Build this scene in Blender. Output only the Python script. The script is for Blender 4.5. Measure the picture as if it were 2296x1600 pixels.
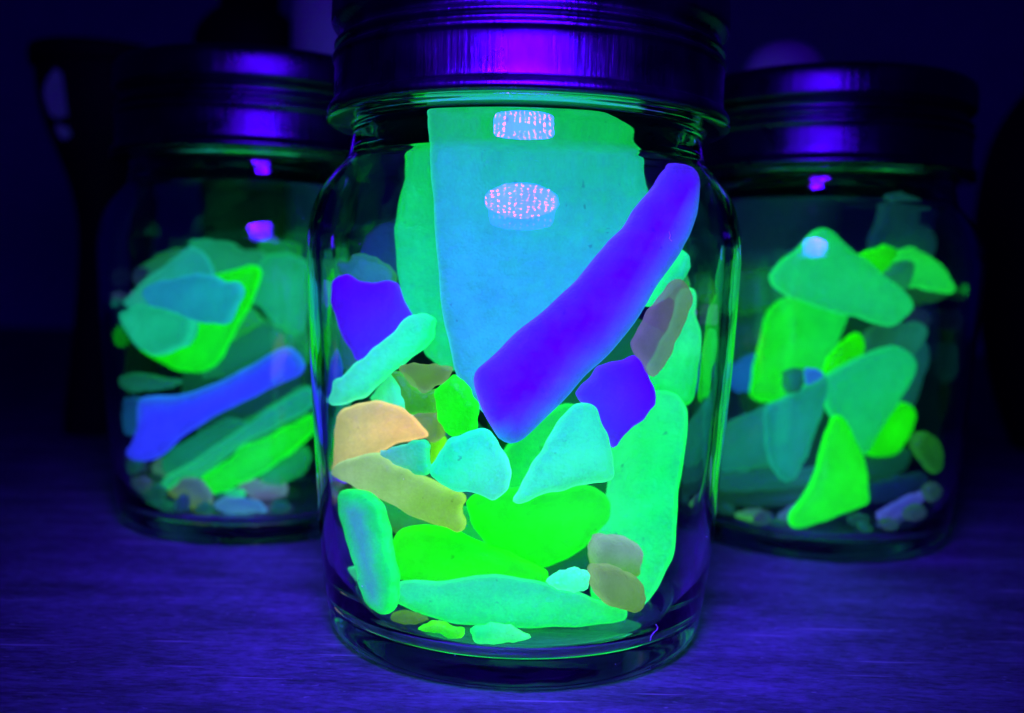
import bpy, bmesh, math, random
import numpy as np
from mathutils import Vector, Matrix
from mathutils.geometry import delaunay_2d_cdt

for o in list(bpy.data.objects):
    bpy.data.objects.remove(o)
SC = bpy.context.scene
COL = SC.collection
MM = 0.001

# ------------------------------------------------------------------ camera
F_PX, PITCH, ROLL = 2200.0, 0.082, 0.028          # focal length for a frame 2296 units wide
CAM = Vector((-1.76 * MM, -190.6 * MM, 68.2 * MM))
_r0, _u0, _f0 = Vector((1, 0, 0)), Vector((0, math.sin(PITCH), math.cos(PITCH))), Vector((0, math.cos(PITCH), -math.sin(PITCH)))
C_R = (_r0 * math.cos(ROLL) + _u0 * math.sin(ROLL))
C_U = (-_r0 * math.sin(ROLL) + _u0 * math.cos(ROLL))
C_F = _f0
cam_data = bpy.data.cameras.new('camera')
cam = bpy.data.objects.new('camera', cam_data)
COL.objects.link(cam)
cam.matrix_world = Matrix(((C_R.x, C_U.x, -C_F.x, CAM.x), (C_R.y, C_U.y, -C_F.y, CAM.y), (C_R.z, C_U.z, -C_F.z, CAM.z), (0, 0, 0, 1)))
cam_data.sensor_width = 36.0
cam_data.lens = F_PX / 2296.0 * 36.0
cam_data.clip_start = 0.005
cam_data.clip_end = 20.0
cam_data.dof.use_dof = True
cam_data.dof.focus_distance = 0.163
cam_data.dof.aperture_fstop = 11.5
SC.camera = cam

# ------------------------------------------------------------------ world and light
world = bpy.data.worlds.new('World')
SC.world = world
world.use_nodes = True
bg = world.node_tree.nodes['Background']
bg.inputs[0].default_value = (0.001, 0.0, 0.11, 1)
bg.inputs[1].default_value = 0.25

def torch_light():
    """a many-LED ultraviolet torch held just above the camera"""
    ld = bpy.data.lights.new('ultraviolet_torch', 'AREA')
    ld.shape = 'DISK'
    ld.size = 0.080
    ld.energy = 2.5
    ld.color = (1, 1, 1)
    ld.use_nodes = True
    nt = ld.node_tree
    em = nt.nodes['Emission']
    geo = nt.nodes.new('ShaderNodeNewGeometry')
    vor = nt.nodes.new('ShaderNodeTexVoronoi')
    vor.inputs['Scale'].default_value = 12.0
    vor.inputs['Randomness'].default_value = 0.3
    nt.links.new(geo.outputs['Parametric'], vor.inputs['Vector'])
    ramp = nt.nodes.new('ShaderNodeValToRGB')          # LED cores between their reflector cups
    el = ramp.color_ramp.elements
    el[0].position, el[0].color = 0.15, (0.75, 0.003, 2.6, 1)
    el[1].position, el[1].color = 0.25, (0.020, 0.0, 0.64, 1)
    nt.links.new(vor.outputs['Distance'], ramp.inputs[0])
    dot = nt.nodes.new('ShaderNodeVectorMath')
    dot.operation = 'DOT_PRODUCT'
    nt.links.new(geo.outputs['Incoming'], dot.inputs[0])
    nt.links.new(geo.outputs['Normal'], dot.inputs[1])
    ab = nt.nodes.new('ShaderNodeMath')
    ab.operation = 'ABSOLUTE'
    nt.links.new(dot.outputs['Value'], ab.inputs[0])
    beam = nt.nodes.new('ShaderNodeValToRGB')          # torch beam: bright core, faint spill
    be = beam.color_ramp.elements
    be[0].position, be[0].color = 0.30, (0.03, 0.03, 0.03, 1)
    be[1].position, be[1].color = 0.97, (1, 1, 1, 1)
    for p_, v_ in ((0.72, 0.09), (0.84, 0.13), (0.91, 0.36)):
        e = beam.color_ramp.elements.new(p_)
        e.color = (v_, v_, v_, 1)
    nt.links.new(ab.outputs[0], beam.inputs[0])
    mul = nt.nodes.new('ShaderNodeMix')
    mul.data_type = 'RGBA'
    mul.blend_type = 'MULTIPLY'
    mul.inputs[0].default_value = 1.0
    nt.links.new(ramp.outputs[0], mul.inputs[6])
    nt.links.new(beam.outputs[0], mul.inputs[7])
    nt.links.new(mul.outputs[2], em.inputs['Color'])
    em.inputs['Strength'].default_value = 1.0
    o = bpy.data.objects.new('ultraviolet_torch', ld)
    COL.objects.link(o)
    o.location = Vector((-6, -133, 148)) * MM
    o.rotation_euler = (Vector((0, -10, 62)) * MM - o.location).to_track_quat('-Z', 'Y').to_euler()
torch_light()

SC.view_settings.view_transform = 'Standard'
SC.view_settings.look = 'None'
SC.view_settings.exposure = 0.0
SC.view_settings.gamma = 1.0
SC.view_settings.use_curve_mapping = False
SC.render.engine = 'CYCLES'
cy = SC.cycles
cy.use_denoising = True
try:
    cy.denoiser = 'OPENIMAGEDENOISE'
except Exception:
    pass
cy.max_bounces = 10
cy.diffuse_bounces = 3
cy.glossy_bounces = 5
cy.use_adaptive_sampling = True
cy.adaptive_threshold = 0.03
cy.transmission_bounces = 10
cy.transparent_max_bounces = 16
cy.caustics_refractive = True
cy.caustics_reflective = True
cy.blur_glossy = 0.4
cy.sample_clamp_indirect = 8.0

# ------------------------------------------------------------------ helpers
def lin(c):
    return tuple((v / 255.0 / 12.92 if v <= 10 else ((v / 255.0 + 0.055) / 1.055) ** 2.4) for v in c)

def mat(name):
    m = bpy.data.materials.new(name)
    m.use_nodes = True
    nt = m.node_tree
    return m, nt, nt.nodes['Principled BSDF']

def node(nt, t, **kw):
    n = nt.nodes.new(t)
    for k, v in kw.items():
        if k in n.inputs:
            n.inputs[k].default_value = v
        else:
            setattr(n, k, v)
    return n

def obj(name, me, parent=None, loc=(0, 0, 0), material=None):
    o = bpy.data.objects.new(name, me)
    COL.objects.link(o)
    o.location = loc
    if parent:
        o.parent = parent
    if material:
        me.materials.append(material)
    return o

def tag(o, label, cat, group=None):
    o['label'] = label
    o['category'] = cat
    if group:
        o['group'] = group
    return o

def thing(name, label, cat, loc=(0, 0, 0), rz=0.0, group=None):
    o = bpy.data.objects.new(name, None)
    COL.objects.link(o)
    o.location = loc
    o.rotation_euler = (0, 0, rz)
    return tag(o, label, cat, group)

def spline(pts, n):
    """open Catmull-Rom through the profile points, n samples per span"""
    P = [np.array(p, float) for p in pts]
    P = [2 * P[0] - P[1]] + P + [2 * P[-1] - P[-2]]
    out = []
    for i in range(1, len(P) - 2):
        for k in range(n):
            t = k / n
            a, b, c, d = P[i - 1], P[i], P[i + 1], P[i + 2]
            out.append(0.5 * ((2 * b) + (-a + c) * t + (2 * a - 5 * b + 4 * c - d) * t * t + (-a + 3 * b - 3 * c + d) * t ** 3))
    out.append(P[-2])
    return out

def lathe(name, prof, seg=96, closed=False, n=4, smooth=True, wobble=0.0):
    prof = spline(prof, n) if n else [np.array(p, float) for p in prof]
    bm = bmesh.new()
    rings = []
    for (r, z) in prof:
        r, z = max(r, 0) * MM, z * MM
        if r < 1e-5:
            rings.append([bm.verts.new((0, 0, z))])
        else:
            rings.append([bm.verts.new((r * math.cos(2 * math.pi * k / seg), r * math.sin(2 * math.pi * k / seg), z)) for k in range(seg)])
    pairs = list(zip(rings[:-1], rings[1:]))
    if closed:
        pairs.append((rings[-1], rings[0]))
    for a, b in pairs:
        for k in range(seg):
            k2 = (k + 1) % seg
            if len(a) == 1 and len(b) == 1:
                continue
            if len(a) == 1:
                bm.faces.new((a[0], b[k2], b[k]))
            elif len(b) == 1:
                bm.faces.new((a[k], a[k2], b[0]))
            else:
                bm.faces.new((a[k], a[k2], b[k2], b[k]))
    bmesh.ops.recalc_face_normals(bm, faces=bm.faces)
    me = bpy.data.meshes.new(name)
    bm.to_mesh(me)
    bm.free()
    if smooth:
        me.polygons.foreach_set('use_smooth', [True] * len(me.polygons))
    return me

def box(name, x0, x1, y0, y1, z0, z1, bev=0.0):
    bm = bmesh.new()
    bmesh.ops.create_cube(bm, size=1.0)
    for v in bm.verts:
        v.co = Vector(((x0 + x1) / 2 + v.co.x * (x1 - x0), (y0 + y1) / 2 + v.co.y * (y1 - y0), (z0 + z1) / 2 + v.co.z * (z1 - z0)))
    if bev:
        bmesh.ops.bevel(bm, geom=bm.edges[:], offset=bev, segments=3, affect='EDGES', profile=0.6)
    me = bpy.data.meshes.new(name)
    bm.to_mesh(me)
    bm.free()
    return me

# ------------------------------------------------------------------ materials
def m_glass():
    m, nt, p = mat('clear_jar_glass')
    p.inputs['Base Color'].default_value = (0.97, 0.985, 0.98, 1)
    p.inputs['Transmission Weight'].default_value = 1.0
    p.inputs['Roughness'].default_value = 0.0
    p.inputs['IOR'].default_value = 1.5
    tc = node(nt, 'ShaderNodeTexCoord')
    mp = node(nt, 'ShaderNodeMapping')
    mp.inputs['Scale'].default_value = (70, 70, 45)
    nt.links.new(tc.outputs['Object'], mp.inputs['Vector'])
    n1 = node(nt, 'ShaderNodeTexNoise', Scale=1.0, Detail=2.0)
    nt.links.new(mp.outputs[0], n1.inputs['Vector'])
    b = node(nt, 'ShaderNodeBump', Strength=0.12, Distance=0.0010)
    nt.links.new(n1.outputs[0], b.inputs['Height'])
    nt.links.new(b.outputs[0], p.inputs['Normal'])
    return m

def m_lid():
    m, nt, p = mat('brushed_lid_metal')
    p.inputs['Base Color'].default_value = (0.072, 0.092, 0.115, 1)
    p.inputs['Metallic'].default_value = 1.0
    tc = node(nt, 'ShaderNodeTexCoord')
    mp = node(nt, 'ShaderNodeMapping')
    mp.inputs['Scale'].default_value = (1000, 1000, 45)
    nt.links.new(tc.outputs['Object'], mp.inputs['Vector'])
    n1 = node(nt, 'ShaderNodeTexNoise', Scale=1.0, Detail=4.0, Roughness=0.65)
    nt.links.new(mp.outputs[0], n1.inputs['Vector'])
    n2 = node(nt, 'ShaderNodeTexNoise', Scale=130.0, Detail=5.0)
    nt.links.new(tc.outputs['Object'], n2.inputs['Vector'])
    mr = node(nt, 'ShaderNodeMapRange')
    mr.inputs[1].default_value, mr.inputs[2].default_value = 0.35, 0.7
    mr.inputs[3].default_value, mr.inputs[4].default_value = 0.25, 0.40
    nt.links.new(n2.outputs[0], mr.inputs[0])
    nt.links.new(mr.outputs[0], p.inputs['Roughness'])
    b = node(nt, 'ShaderNodeBump', Strength=0.5, Distance=0.0003)
    nt.links.new(n1.outputs[0], b.inputs['Height'])
    nt.links.new(b.outputs[0], p.inputs['Normal'])
    return m

def m_wood():
    m, nt, p = mat('dark_stained_wood')
    tc = node(nt, 'ShaderNodeTexCoord')
    def stretched(sx, sy, detail, rough):
        mp = node(nt, 'ShaderNodeMapping')
        mp.inputs['Scale'].default_value = (sx, sy, 1)
        mp.inputs['Rotation'].default_value = (0, 0, 0.012)
        nt.links.new(tc.outputs['Object'], mp.inputs['Vector'])
        n = node(nt, 'ShaderNodeTexNoise', Scale=1.0, Detail=detail, Roughness=rough)
        nt.links.new(mp.outputs[0], n.inputs['Vector'])
        return n
    grain = stretched(300, 950, 6, 0.75)
    broad = stretched(26, 90, 6, 0.7)
    scr = stretched(22, 520, 2, 0.4)
    dust = stretched(420, 900, 2, 0.5)
    mix = node(nt, 'ShaderNodeMath', operation='MULTIPLY')
    nt.links.new(grain.outputs[0], mix.inputs[0])
    nt.links.new(broad.outputs[0], mix.inputs[1])
    r1 = node(nt, 'ShaderNodeValToRGB')
    e = r1.color_ramp.elements
    e[0].position, e[0].color = 0.15, (0.035, 0.030, 0.042, 1)
    e[1].position, e[1].color = 0.38, (0.22, 0.17, 0.31, 1)
    nt.links.new(mix.outputs[0], r1.inputs[0])
    r2 = node(nt, 'ShaderNodeValToRGB')
    e = r2.color_ramp.elements
    e[0].position, e[0].color = 0.665, (0, 0, 0, 1)
    e[1].position, e[1].color = 0.70, (1, 1, 1, 1)
    nt.links.new(scr.outputs[0], r2.inputs[0])
    r3 = node(nt, 'ShaderNodeValToRGB')
    e = r3.color_ramp.elements
    e[0].position, e[0].color = 0.685, (0, 0, 0, 1)
    e[1].position, e[1].color = 0.74, (1, 1, 1, 1)
    nt.links.new(dust.outputs[0], r3.inputs[0])
    mx = node(nt, 'ShaderNodeMath', operation='MAXIMUM')
    nt.links.new(r2.outputs[0], mx.inputs[0])
    nt.links.new(r3.outputs[0], mx.inputs[1])
    ms = node(nt, 'ShaderNodeMath', operation='MULTIPLY')
    ms.inputs[1].default_value = 0.45
    nt.links.new(mx.outputs[0], ms.inputs[0])
    cm = node(nt, 'ShaderNodeMix', data_type='RGBA')
    nt.links.new(ms.outputs[0], cm.inputs['Factor'])
    nt.links.new(r1.outputs[0], cm.inputs[6])
    cm.inputs[7].default_value = (0.60, 0.50, 0.62, 1)
    nt.links.new(cm.outputs[2], p.inputs['Base Color'])
    p.inputs['Roughness'].default_value = 0.62
    p.inputs['Specular IOR Level'].default_value = 0.25
    b = node(nt, 'ShaderNodeBump', Strength=0.6, Distance=0.0005)
    nt.links.new(grain.outputs[0], b.inputs['Height'])
    nt.links.new(b.outputs[0], p.inputs['Normal'])
    return m

def m_plain(name, col, rough=0.6, spec=0.3):
    m, nt, p = mat(name)
    tc = node(nt, 'ShaderNodeTexCoord')
    n1 = node(nt, 'ShaderNodeTexNoise', Scale=40.0, Detail=4.0)
    nt.links.new(tc.outputs['Object'], n1.inputs['Vector'])
    cm = node(nt, 'ShaderNodeMix', data_type='RGBA')
    nt.links.new(n1.outputs[0], cm.inputs['Factor'])
    cm.inputs[6].default_value = (*[c * 0.85 for c in col], 1)
    cm.inputs[7].default_value = (*[min(1, c * 1.15) for c in col], 1)
    nt.links.new(cm.outputs[2], p.inputs['Base Color'])
    p.inputs['Roughness'].default_value = rough
    p.inputs['Specular IOR Level'].default_value = spec
    return m

GLASS, LID, WOOD = m_glass(), m_lid(), m_wood()
BLACK = m_plain('black_matte', (0.012, 0.012, 0.013), 0.7, 0.15)
PALE = m_plain('pale_plastic', (0.80, 0.80, 0.81), 0.5)
WALLM = m_plain('painted_wall', (0.78, 0.77, 0.77), 0.9, 0.1)

SHARD_EMIT = 1.0
def m_shard(col, col2, base, clear, rough=0.5, mottle=0.5):
    """frosted fluorescent sea glass: glows in its own colour under the torch, scatters violet like frosted glass"""
    m, nt, p = mat('frosted_sea_glass')
    tc = node(nt, 'ShaderNodeTexCoord')
    at = node(nt, 'ShaderNodeAttribute', attribute_name='blend')
    rim = node(nt, 'ShaderNodeAttribute', attribute_name='rim')
    n1 = node(nt, 'ShaderNodeTexNoise', Scale=260.0, Detail=3.0, Roughness=0.6)
    nt.links.new(tc.outputs['Object'], n1.inputs['Vector'])
    n2 = node(nt, 'ShaderNodeTexNoise', Scale=2600.0, Detail=3.0, Roughness=0.7)
    nt.links.new(tc.outputs['Object'], n2.inputs['Vector'])
    add = node(nt, 'ShaderNodeMath', operation='MULTIPLY_ADD')
    nt.links.new(n1.outputs[0], add.inputs[0])
    add.inputs[1].default_value = mottle
    nt.links.new(at.outputs['Fac'], add.inputs[2])
    sub = node(nt, 'ShaderNodeMath', operation='SUBTRACT', use_clamp=True)
    nt.links.new(add.outputs[0], sub.inputs[0])
    sub.inputs[1].default_value = mottle / 2
    cm = node(nt, 'ShaderNodeMix', data_type='RGBA')
    nt.links.new(sub.outputs[0], cm.inputs['Factor'])
    cm.inputs[6].default_value = (*col, 1)
    cm.inputs[7].default_value = (*col2, 1)
    nt.links.new(cm.outputs[2], p.inputs['Emission Color'])
    s1 = node(nt, 'ShaderNodeMath', operation='MULTIPLY_ADD')
    nt.links.new(n2.outputs[0], s1.inputs[0])
    s1.inputs[1].default_value, s1.inputs[2].default_value = 0.36, 0.78
    s2 = node(nt, 'ShaderNodeMath', operation='MULTIPLY_ADD')
    nt.links.new(rim.outputs['Fac'], s2.inputs[0])
    s2.inputs[1].default_value = 1.0
    nt.links.new(s1.outputs[0], s2.inputs[2])
    s3 = node(nt, 'ShaderNodeMath', operation='MULTIPLY')
    nt.links.new(s2.outputs[0], s3.inputs[0])
    s3.inputs[1].default_value = SHARD_EMIT
    th_a = node(nt, 'ShaderNodeAttribute', attribute_name='thick')       # thin edges glow less; also rounded shading put into the glow
    th_m = node(nt, 'ShaderNodeMath', operation='MULTIPLY_ADD')
    nt.links.new(th_a.outputs['Fac'], th_m.inputs[0])
    th_m.inputs[1].default_value, th_m.inputs[2].default_value = 0.26, 0.76
    n4 = node(nt, 'ShaderNodeTexNoise', Scale=190.0, Detail=7.0, Roughness=0.72)
    nt.links.new(tc.outputs['Object'], n4.inputs['Vector'])
    n4m = node(nt, 'ShaderNodeMath', operation='MULTIPLY_ADD')
    nt.links.new(n4.outputs[0], n4m.inputs[0])
    n4m.inputs[1].default_value, n4m.inputs[2].default_value = 0.80, 0.60
    th_n = node(nt, 'ShaderNodeMath', operation='MULTIPLY')
    nt.links.new(th_m.outputs[0], th_n.inputs[0])
    nt.links.new(n4m.outputs[0], th_n.inputs[1])
    nt.links.new(th_n.outputs[0], s3.inputs[1])
    n3 = node(nt, 'ShaderNodeTexNoise', Scale=620.0, Detail=2.0, Roughness=0.5)      # worn pits
    nt.links.new(tc.outputs['Object'], n3.inputs['Vector'])
    pit = node(nt, 'ShaderNodeMapRange')
    pit.inputs[1].default_value, pit.inputs[2].default_value = 0.70, 0.76
    pit.inputs[3].default_value, pit.inputs[4].default_value = 1.0, 0.55
    nt.links.new(n3.outputs[0], pit.inputs[0])
    s4 = node(nt, 'ShaderNodeMath', operation='MULTIPLY')
    nt.links.new(s3.outputs[0], s4.inputs[0])
    nt.links.new(pit.outputs[0], s4.inputs[1])
    nt.links.new(s4.outputs[0], p.inputs['Emission Strength'])
    p.inputs['Base Color'].default_value = (*base, 1)
    p.inputs['Roughness'].default_value = rough
    p.inputs['Specular IOR Level'].default_value = 0.2
    b = node(nt, 'ShaderNodeBump', Strength=0.5, Distance=0.00025)
    nt.links.new(n2.outputs[0], b.inputs['Height'])
    b2 = node(nt, 'ShaderNodeBump', Strength=0.7, Distance=0.0016)
    nt.links.new(n1.outputs[0], b2.inputs['Height'])
    nt.links.new(b.outputs[0], b2.inputs['Normal'])
    nt.links.new(b2.outputs[0], p.inputs['Normal'])
    if clear > 0:
        tr = node(nt, 'ShaderNodeBsdfTransparent')
        tr.inputs[0].default_value = (0.9, 0.92, 0.9, 1)
        ms = node(nt, 'ShaderNodeMixShader')
        ms.inputs[0].default_value = clear
        out = nt.nodes['Material Output']
        nt.links.new(p.outputs[0], ms.inputs[1])
        nt.links.new(tr.outputs[0], ms.inputs[2])
        nt.links.new(ms.outputs[0], out.inputs['Surface'])
    return m

# ------------------------------------------------------------------ the setting
t = obj('table_top', box('table_top', -1.0, 1.0, -0.55, 0.84, -0.030, 0.0, 0.002), None, (0, 0, 0), WOOD)
t['kind'] = 'structure'
w = obj('back_wall', box('back_wall', -2.2, 2.2, 0.90, 0.95, -0.9, 1.6), None, (0, 0, 0), WALLM)
w['kind'] = 'structure'

# ------------------------------------------------------------------ the jars
OUT = [(0, 1.7), (14, 1.5), (25, 1.0), (31.5, 0.15), (33.6, 0.0), (35.0, 0.8), (36.1, 3.0), (36.8, 6.8), (37.5, 12), (38.3, 20), (39.0, 31), (40.0, 47),
       (40.7, 62), (41.0, 71), (40.9, 75), (40.3, 79), (38.8, 83.0), (36.6, 86.2), (34.7, 88.3), (33.8, 89.8), (33.3, 92.2), (33.0, 94.2), (33.4, 95.2),
       (35.8, 95.4), (37.3, 95.6), (37.9, 96.0), (37.2, 96.4), (35.5, 96.6), (33.9, 97.4), (33.6, 103), (33.6, 113), (33.2, 116), (32, 117)]
INN = [(30.8, 116.6), (30.3, 114), (30.1, 104), (30.1, 97), (30.4, 93.0), (31.4, 89.8), (33.9, 86), (36.4, 81.8), (37.9, 77), (38.4, 72),
       (38.0, 58), (37.3, 42), (36.4, 28), (35.5, 18), (34.5, 12), (33.0, 7.6), (30.5, 5.4), (26.5, 4.4), (20, 4.0), (10, 4.3), (0, 4.6)]
LIDP = [(34.6, 97.6), (36.5, 96.7), (37.5, 97.0), (37.7, 97.8), (37.1, 98.8), (36.6, 99.5), (36.5, 102.5), (36.5, 105.9), (36.9, 106.7), (36.8, 107.4),
        (36.0, 107.9), (35.9, 108.5), (36.5, 109.0), (36.5, 109.6), (35.6, 110.1), (35.1, 110.8), (35.5, 111.8), (36.8, 113.0), (37.1, 113.7), (37.1, 115),
        (36.9, 118.4), (36.3, 119.9), (35.0, 120.7), (32.0, 121.0), (16, 121.1), (0, 121.1)]
_iz = np.array([p[1] for p in INN[:-3]][::-1], float)
_ir = np.array([p[0] for p in INN[:-3]][::-1], float)
def r_in(z):
    """inner radius of a jar (mm) at height z (mm)"""
    return np.where(z < 4.2, 0.0, np.interp(z, _iz, _ir))

glass_me = lathe('glass_body', OUT + INN, 128, n=4)
lid_me = lathe('lid', LIDP[4:], 128, n=3)
rim_me = lathe('rolled_rim', LIDP[:5] + [], 128, n=4)
for me, mt in ((glass_me, GLASS), (lid_me, LID), (rim_me, LID)):
    me.materials.append(mt)
JAR = {}
def jar(key, x, y, rz, label):
    t = thing('glass_jar', label, 'jar', (x * MM, y * MM, 0), rz, 'jars of glowing sea glass')
    obj('glass_body', glass_me, t)
    l = obj('lid', lid_me, t)
    obj('rolled_rim', rim_me, l)
    JAR[key] = (x, y)
jar('F', 0, 0, 0.0, 'large clear glass jar in front, brim cut off by the top of the picture')
jar('L', -72.0, 79.8, 1.1, 'clear glass jar behind the front jar on its left, holding a blue bar')
jar('R', 81.9, 79.9, 2.3, 'clear glass jar behind the front jar on its right, with a lime fin-shaped shard')

# ------------------------------------------------------------------ sea glass
# outlines are written in the units of a 2296-wide frame, cut into reading windows (offset x, offset y, scale)
WIN = {'D': (0, 0, 1.0), 'A': (673.5, 497.5, .287), 'B': (1148, 497.5, .287), 'C': (673.5, 880.1, .287), 'E': (673.5, 1224.5, .4467), 'K': (1148, 880.1, .287),
       'G': (191.3, 459.2, .287), 'H': (191.3, 841.9, .2631), 'R': (1591.9, 459.2, .287), 'S': (1591.9, 841.9, .287)}
CELL = 5
BUF = {k: np.full((1600 // CELL + 1, 2296 // CELL + 1), -1e9) for k in 'FLR'}
rng = random.Random(7)

_CR, _CU, _CF = np.array(C_R), np.array(C_U), np.array(C_F)
def rays_of(p):
    """directions through frame points, scaled to one unit of depth"""
    p = np.atleast_2d(p)
    d = np.outer((p[:, 0] - 1148) / F_PX, _CR) + np.outer(-(p[:, 1] - 800) / F_PX, _CU) + _CF
    return d / d[:, 1:2]

def chaikin(P, k):
    for _ in range(k):
        Q = np.roll(P, -1, 0)
        P = np.stack([P * .83 + Q * .17, P * .17 + Q * .83], 1).reshape(-1, 2)
    return P

def resample(P, step):
    Q = np.vstack([P, P[:1]])
    L = np.hypot(*np.diff(Q, axis=0).T)
    s = np.concatenate([[0], np.cumsum(L)])
    n = int(max(26, min(110, s[-1] / step)))
    tt = np.linspace(0, s[-1], n, endpoint=False)
    return np.stack([np.interp(tt, s, Q[:, 0]), np.interp(tt, s, Q[:, 1])], 1)

def inside(P, pts):
    x, y = pts[:, :1], pts[:, 1:]
    Q = np.roll(P, -1, 0)
    dy = Q[:, 1] - P[:, 1]
    dy = np.where(np.abs(dy) < 1e-12, 1e-12, dy)
    m = (P[:, 1] > y) != (Q[:, 1] > y)
    h = x < (Q[:, 0] - P[:, 0]) * (y - P[:, 1]) / dy + P[:, 0]
    return ((m & h).sum(1) % 2) == 1

def dist(P, pts):
    ab = np.roll(P, -1, 0) - P
    L2 = np.maximum((ab ** 2).sum(1), 1e-12)
    ap = pts[:, None, :] - P[None]
    t = np.clip((ap * ab).sum(2) / L2, 0, 1)
    return np.sqrt(((ap - t[..., None] * ab) ** 2).sum(2)).min(1)

CAMV = np.array(CAM) / MM
NB = [0]
def shard(jk, name, label, win, pts, c1, c2=None, th=4.8, ang=None, kind='fluo', clear=0.0, sx=None, sz=None, y0=None, bend=0.0, rough=.5, bev=None, k=1, optional=False):
    """one piece of sea glass: outline -> its own leaning plane inside the jar -> rounded, slightly domed slab"""
    ox, oy, s = WIN[win]
    P = np.array(pts, float) * s + (ox, oy)
    if jk != 'F':
        P = (P - P.mean(0)) * 1.035 + P.mean(0)
    P = resample(chaikin(P, k), 6.5)
    jx, jy = JAR[jk]
    axis_px = 1148 + F_PX * (jx - CAMV[0]) / (jy - CAMV[1])
    if sx is None:
        cx_ = (P[:, 0].mean() - axis_px) / F_PX * (jy - 30 - CAMV[1])
        sx = max(-.9, min(.9, .75 * cx_ / math.sqrt(max(1225 - cx_ * cx_, 80)))) + rng.uniform(-.06, .06)
    if sz is None:
        sz = rng.uniform(-.18, .22)
    P0 = P
    for attempt in range(5 if optional else 9):
        # a piece that does not fit where it was traced is nudged inwards, then taken a little smaller
        P = P0.copy()
        if attempt:
            c_ = P.mean(0)
            sh = np.clip(axis_px - c_[0], -1, 1) * 5.0 * attempt
            P = (P - c_) * (1 - .035 * max(0, attempt - 1)) + c_ + (sh, -2.0 * attempt)
        x0, y0p = P.min(0)
        x1, y1p = P.max(0)
        gx, gy = np.meshgrid(np.arange(int(x0) // CELL, int(x1) // CELL + 1), np.arange(int(y0p) // CELL, int(y1p) // CELL + 1))
        cells = np.stack([gx.ravel(), gy.ravel()], 1)
        cells = cells[(cells >= 0).all(1) & (cells[:, 0] < 2296 // CELL) & (cells[:, 1] < 1600 // CELL)]
        cm = cells[inside(P, (cells + .5) * CELL)]
        cpx = (cm + .5) * CELL
        cs = cm[::max(1, len(cm) // 260)]
        allpx = np.vstack([P, (cs + .5) * CELL]) if len(cs) else P
        rays = rays_of(allpx)
        rc = rays_of(P.mean(0))[0]
        bufv = BUF[jk][cs[:, 1], cs[:, 0]] if len(cs) else np.full(1, -1e9)
        def place(yy, sx_, sz_, rays=rays, rc=rc):
            # plane through the point of the centre ray at jar depth yy
            pc = CAMV + rc * ((jy + yy) - CAMV[1])
            nn = np.array([-sx_, 1.0, -sz_])
            tt = ((pc - CAMV) @ nn) / (rays @ nn)
            return pc, CAMV + rays * tt[:, None]
        best = None
        for k_, kz in ((1.0, 1.0), (.6, .5), (.2, 1.0), (0.0, 0.0)):
            a, b = sx * k_, sz * kz
            half = th / 2 * math.sqrt(1 + a * a + b * b)
            yy = -36.0 if y0 is None else y0
            while yy < 36:
                pc, X = place(yy, a, b)
                lx, ly, lz = X[:, 0] - jx, X[:, 1] - jy, X[:, 2]
                R = r_in(lz) - .3
                wall = max((np.hypot(lx, ly - half) - R).max(), (np.hypot(lx, ly + half) - R).max(), 0)
                ov = max((bufv - (X[len(P):, 1] - half - .25)).max(), 0) if len(cs) else 0
                cost = wall * 2 + ov
                if best is None or cost < best[0] - 1e-6:
                    best = (cost, yy, a, b)
                if cost <= 0:
                    break
                yy += .7
            if best[0] <= 0:
                break
        if best[0] <= 1.1:
            break
    cost, yy, a, b = best
    if optional and cost > .6:
        return None
    half = th / 2 * math.sqrt(1 + a * a + b * b)
    pc, X = place(yy, a, b)
    if len(cpx):
        _, XB = place(yy, a, b, rays_of(cpx), rc)
        BUF[jk][cm[:, 1], cm[:, 0]] = np.maximum(BUF[jk][cm[:, 1], cm[:, 0]], XB[:, 1] + half)
    if cost > .6:
        NB[0] += 1
        print('shard squeezed %.1f mm:' % cost, jk, attempt, label)
    # local frame: n towards the camera
    n = np.array([a, -1.0, b])
    n /= np.linalg.norm(n)
    e1 = np.cross((0, 0, 1.0), n) * -1.0
    e1 = np.cross(n, (0, 0, 1.0)) * -1.0
    e1 /= np.linalg.norm(e1)
    e2 = np.cross(n, e1)
    Xo = X[:len(P)]
    q = np.stack([(Xo - pc) @ e1, (Xo - pc) @ e2], 1)
    ar = 0.5 * np.sum(q[:, 0] * np.roll(q[:, 1], -1) - q[:, 1] * np.roll(q[:, 0], -1))
    if ar < 0:
        q = q[::-1]
    # worn wobble of the outline
    ph = [rng.uniform(0, 6.28) for _ in range(4)]
    m_ = len(q)
    tt = np.arange(m_) / m_ * 2 * math.pi
    nx = np.roll(q, -1, 0) - np.roll(q, 1, 0)
    nrm = np.stack([nx[:, 1], -nx[:, 0]], 1)
    nrm /= np.maximum(np.hypot(*nrm.T), 1e-9)[:, None]
    q = q + nrm * (.12 * np.sin(7 * tt + ph[0]) + .08 * np.sin(13 * tt + ph[1]))[:, None]
    inr = max(1.0, math.sqrt(abs(ar)) * .25)
    be = bev if bev else min(th * .45, inr * .7)
    V = [q]
    for d in (.06, .22, .5, 1.0):
        r_ = q - nrm * be * d
        k = inside(q, r_)
        dd = dist(q, r_)
        V.append(r_[k & (dd > be * d * .9)])
    sp = max(1.6, math.sqrt(abs(ar)) / 12)
    mn, mxx = q.min(0), q.max(0)
    g = [(x + (j % 2) * sp / 2, y) for j, y in enumerate(np.arange(mn[1], mxx[1], sp * .87)) for x in np.arange(mn[0], mxx[0], sp)]
    g = np.array(g)
    g = g[inside(q, g)]
    if len(g):
        g = g[dist(q, g) > be * 1.25]
        V.append(g)
    allv = np.vstack([v for v in V if len(v)])
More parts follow.
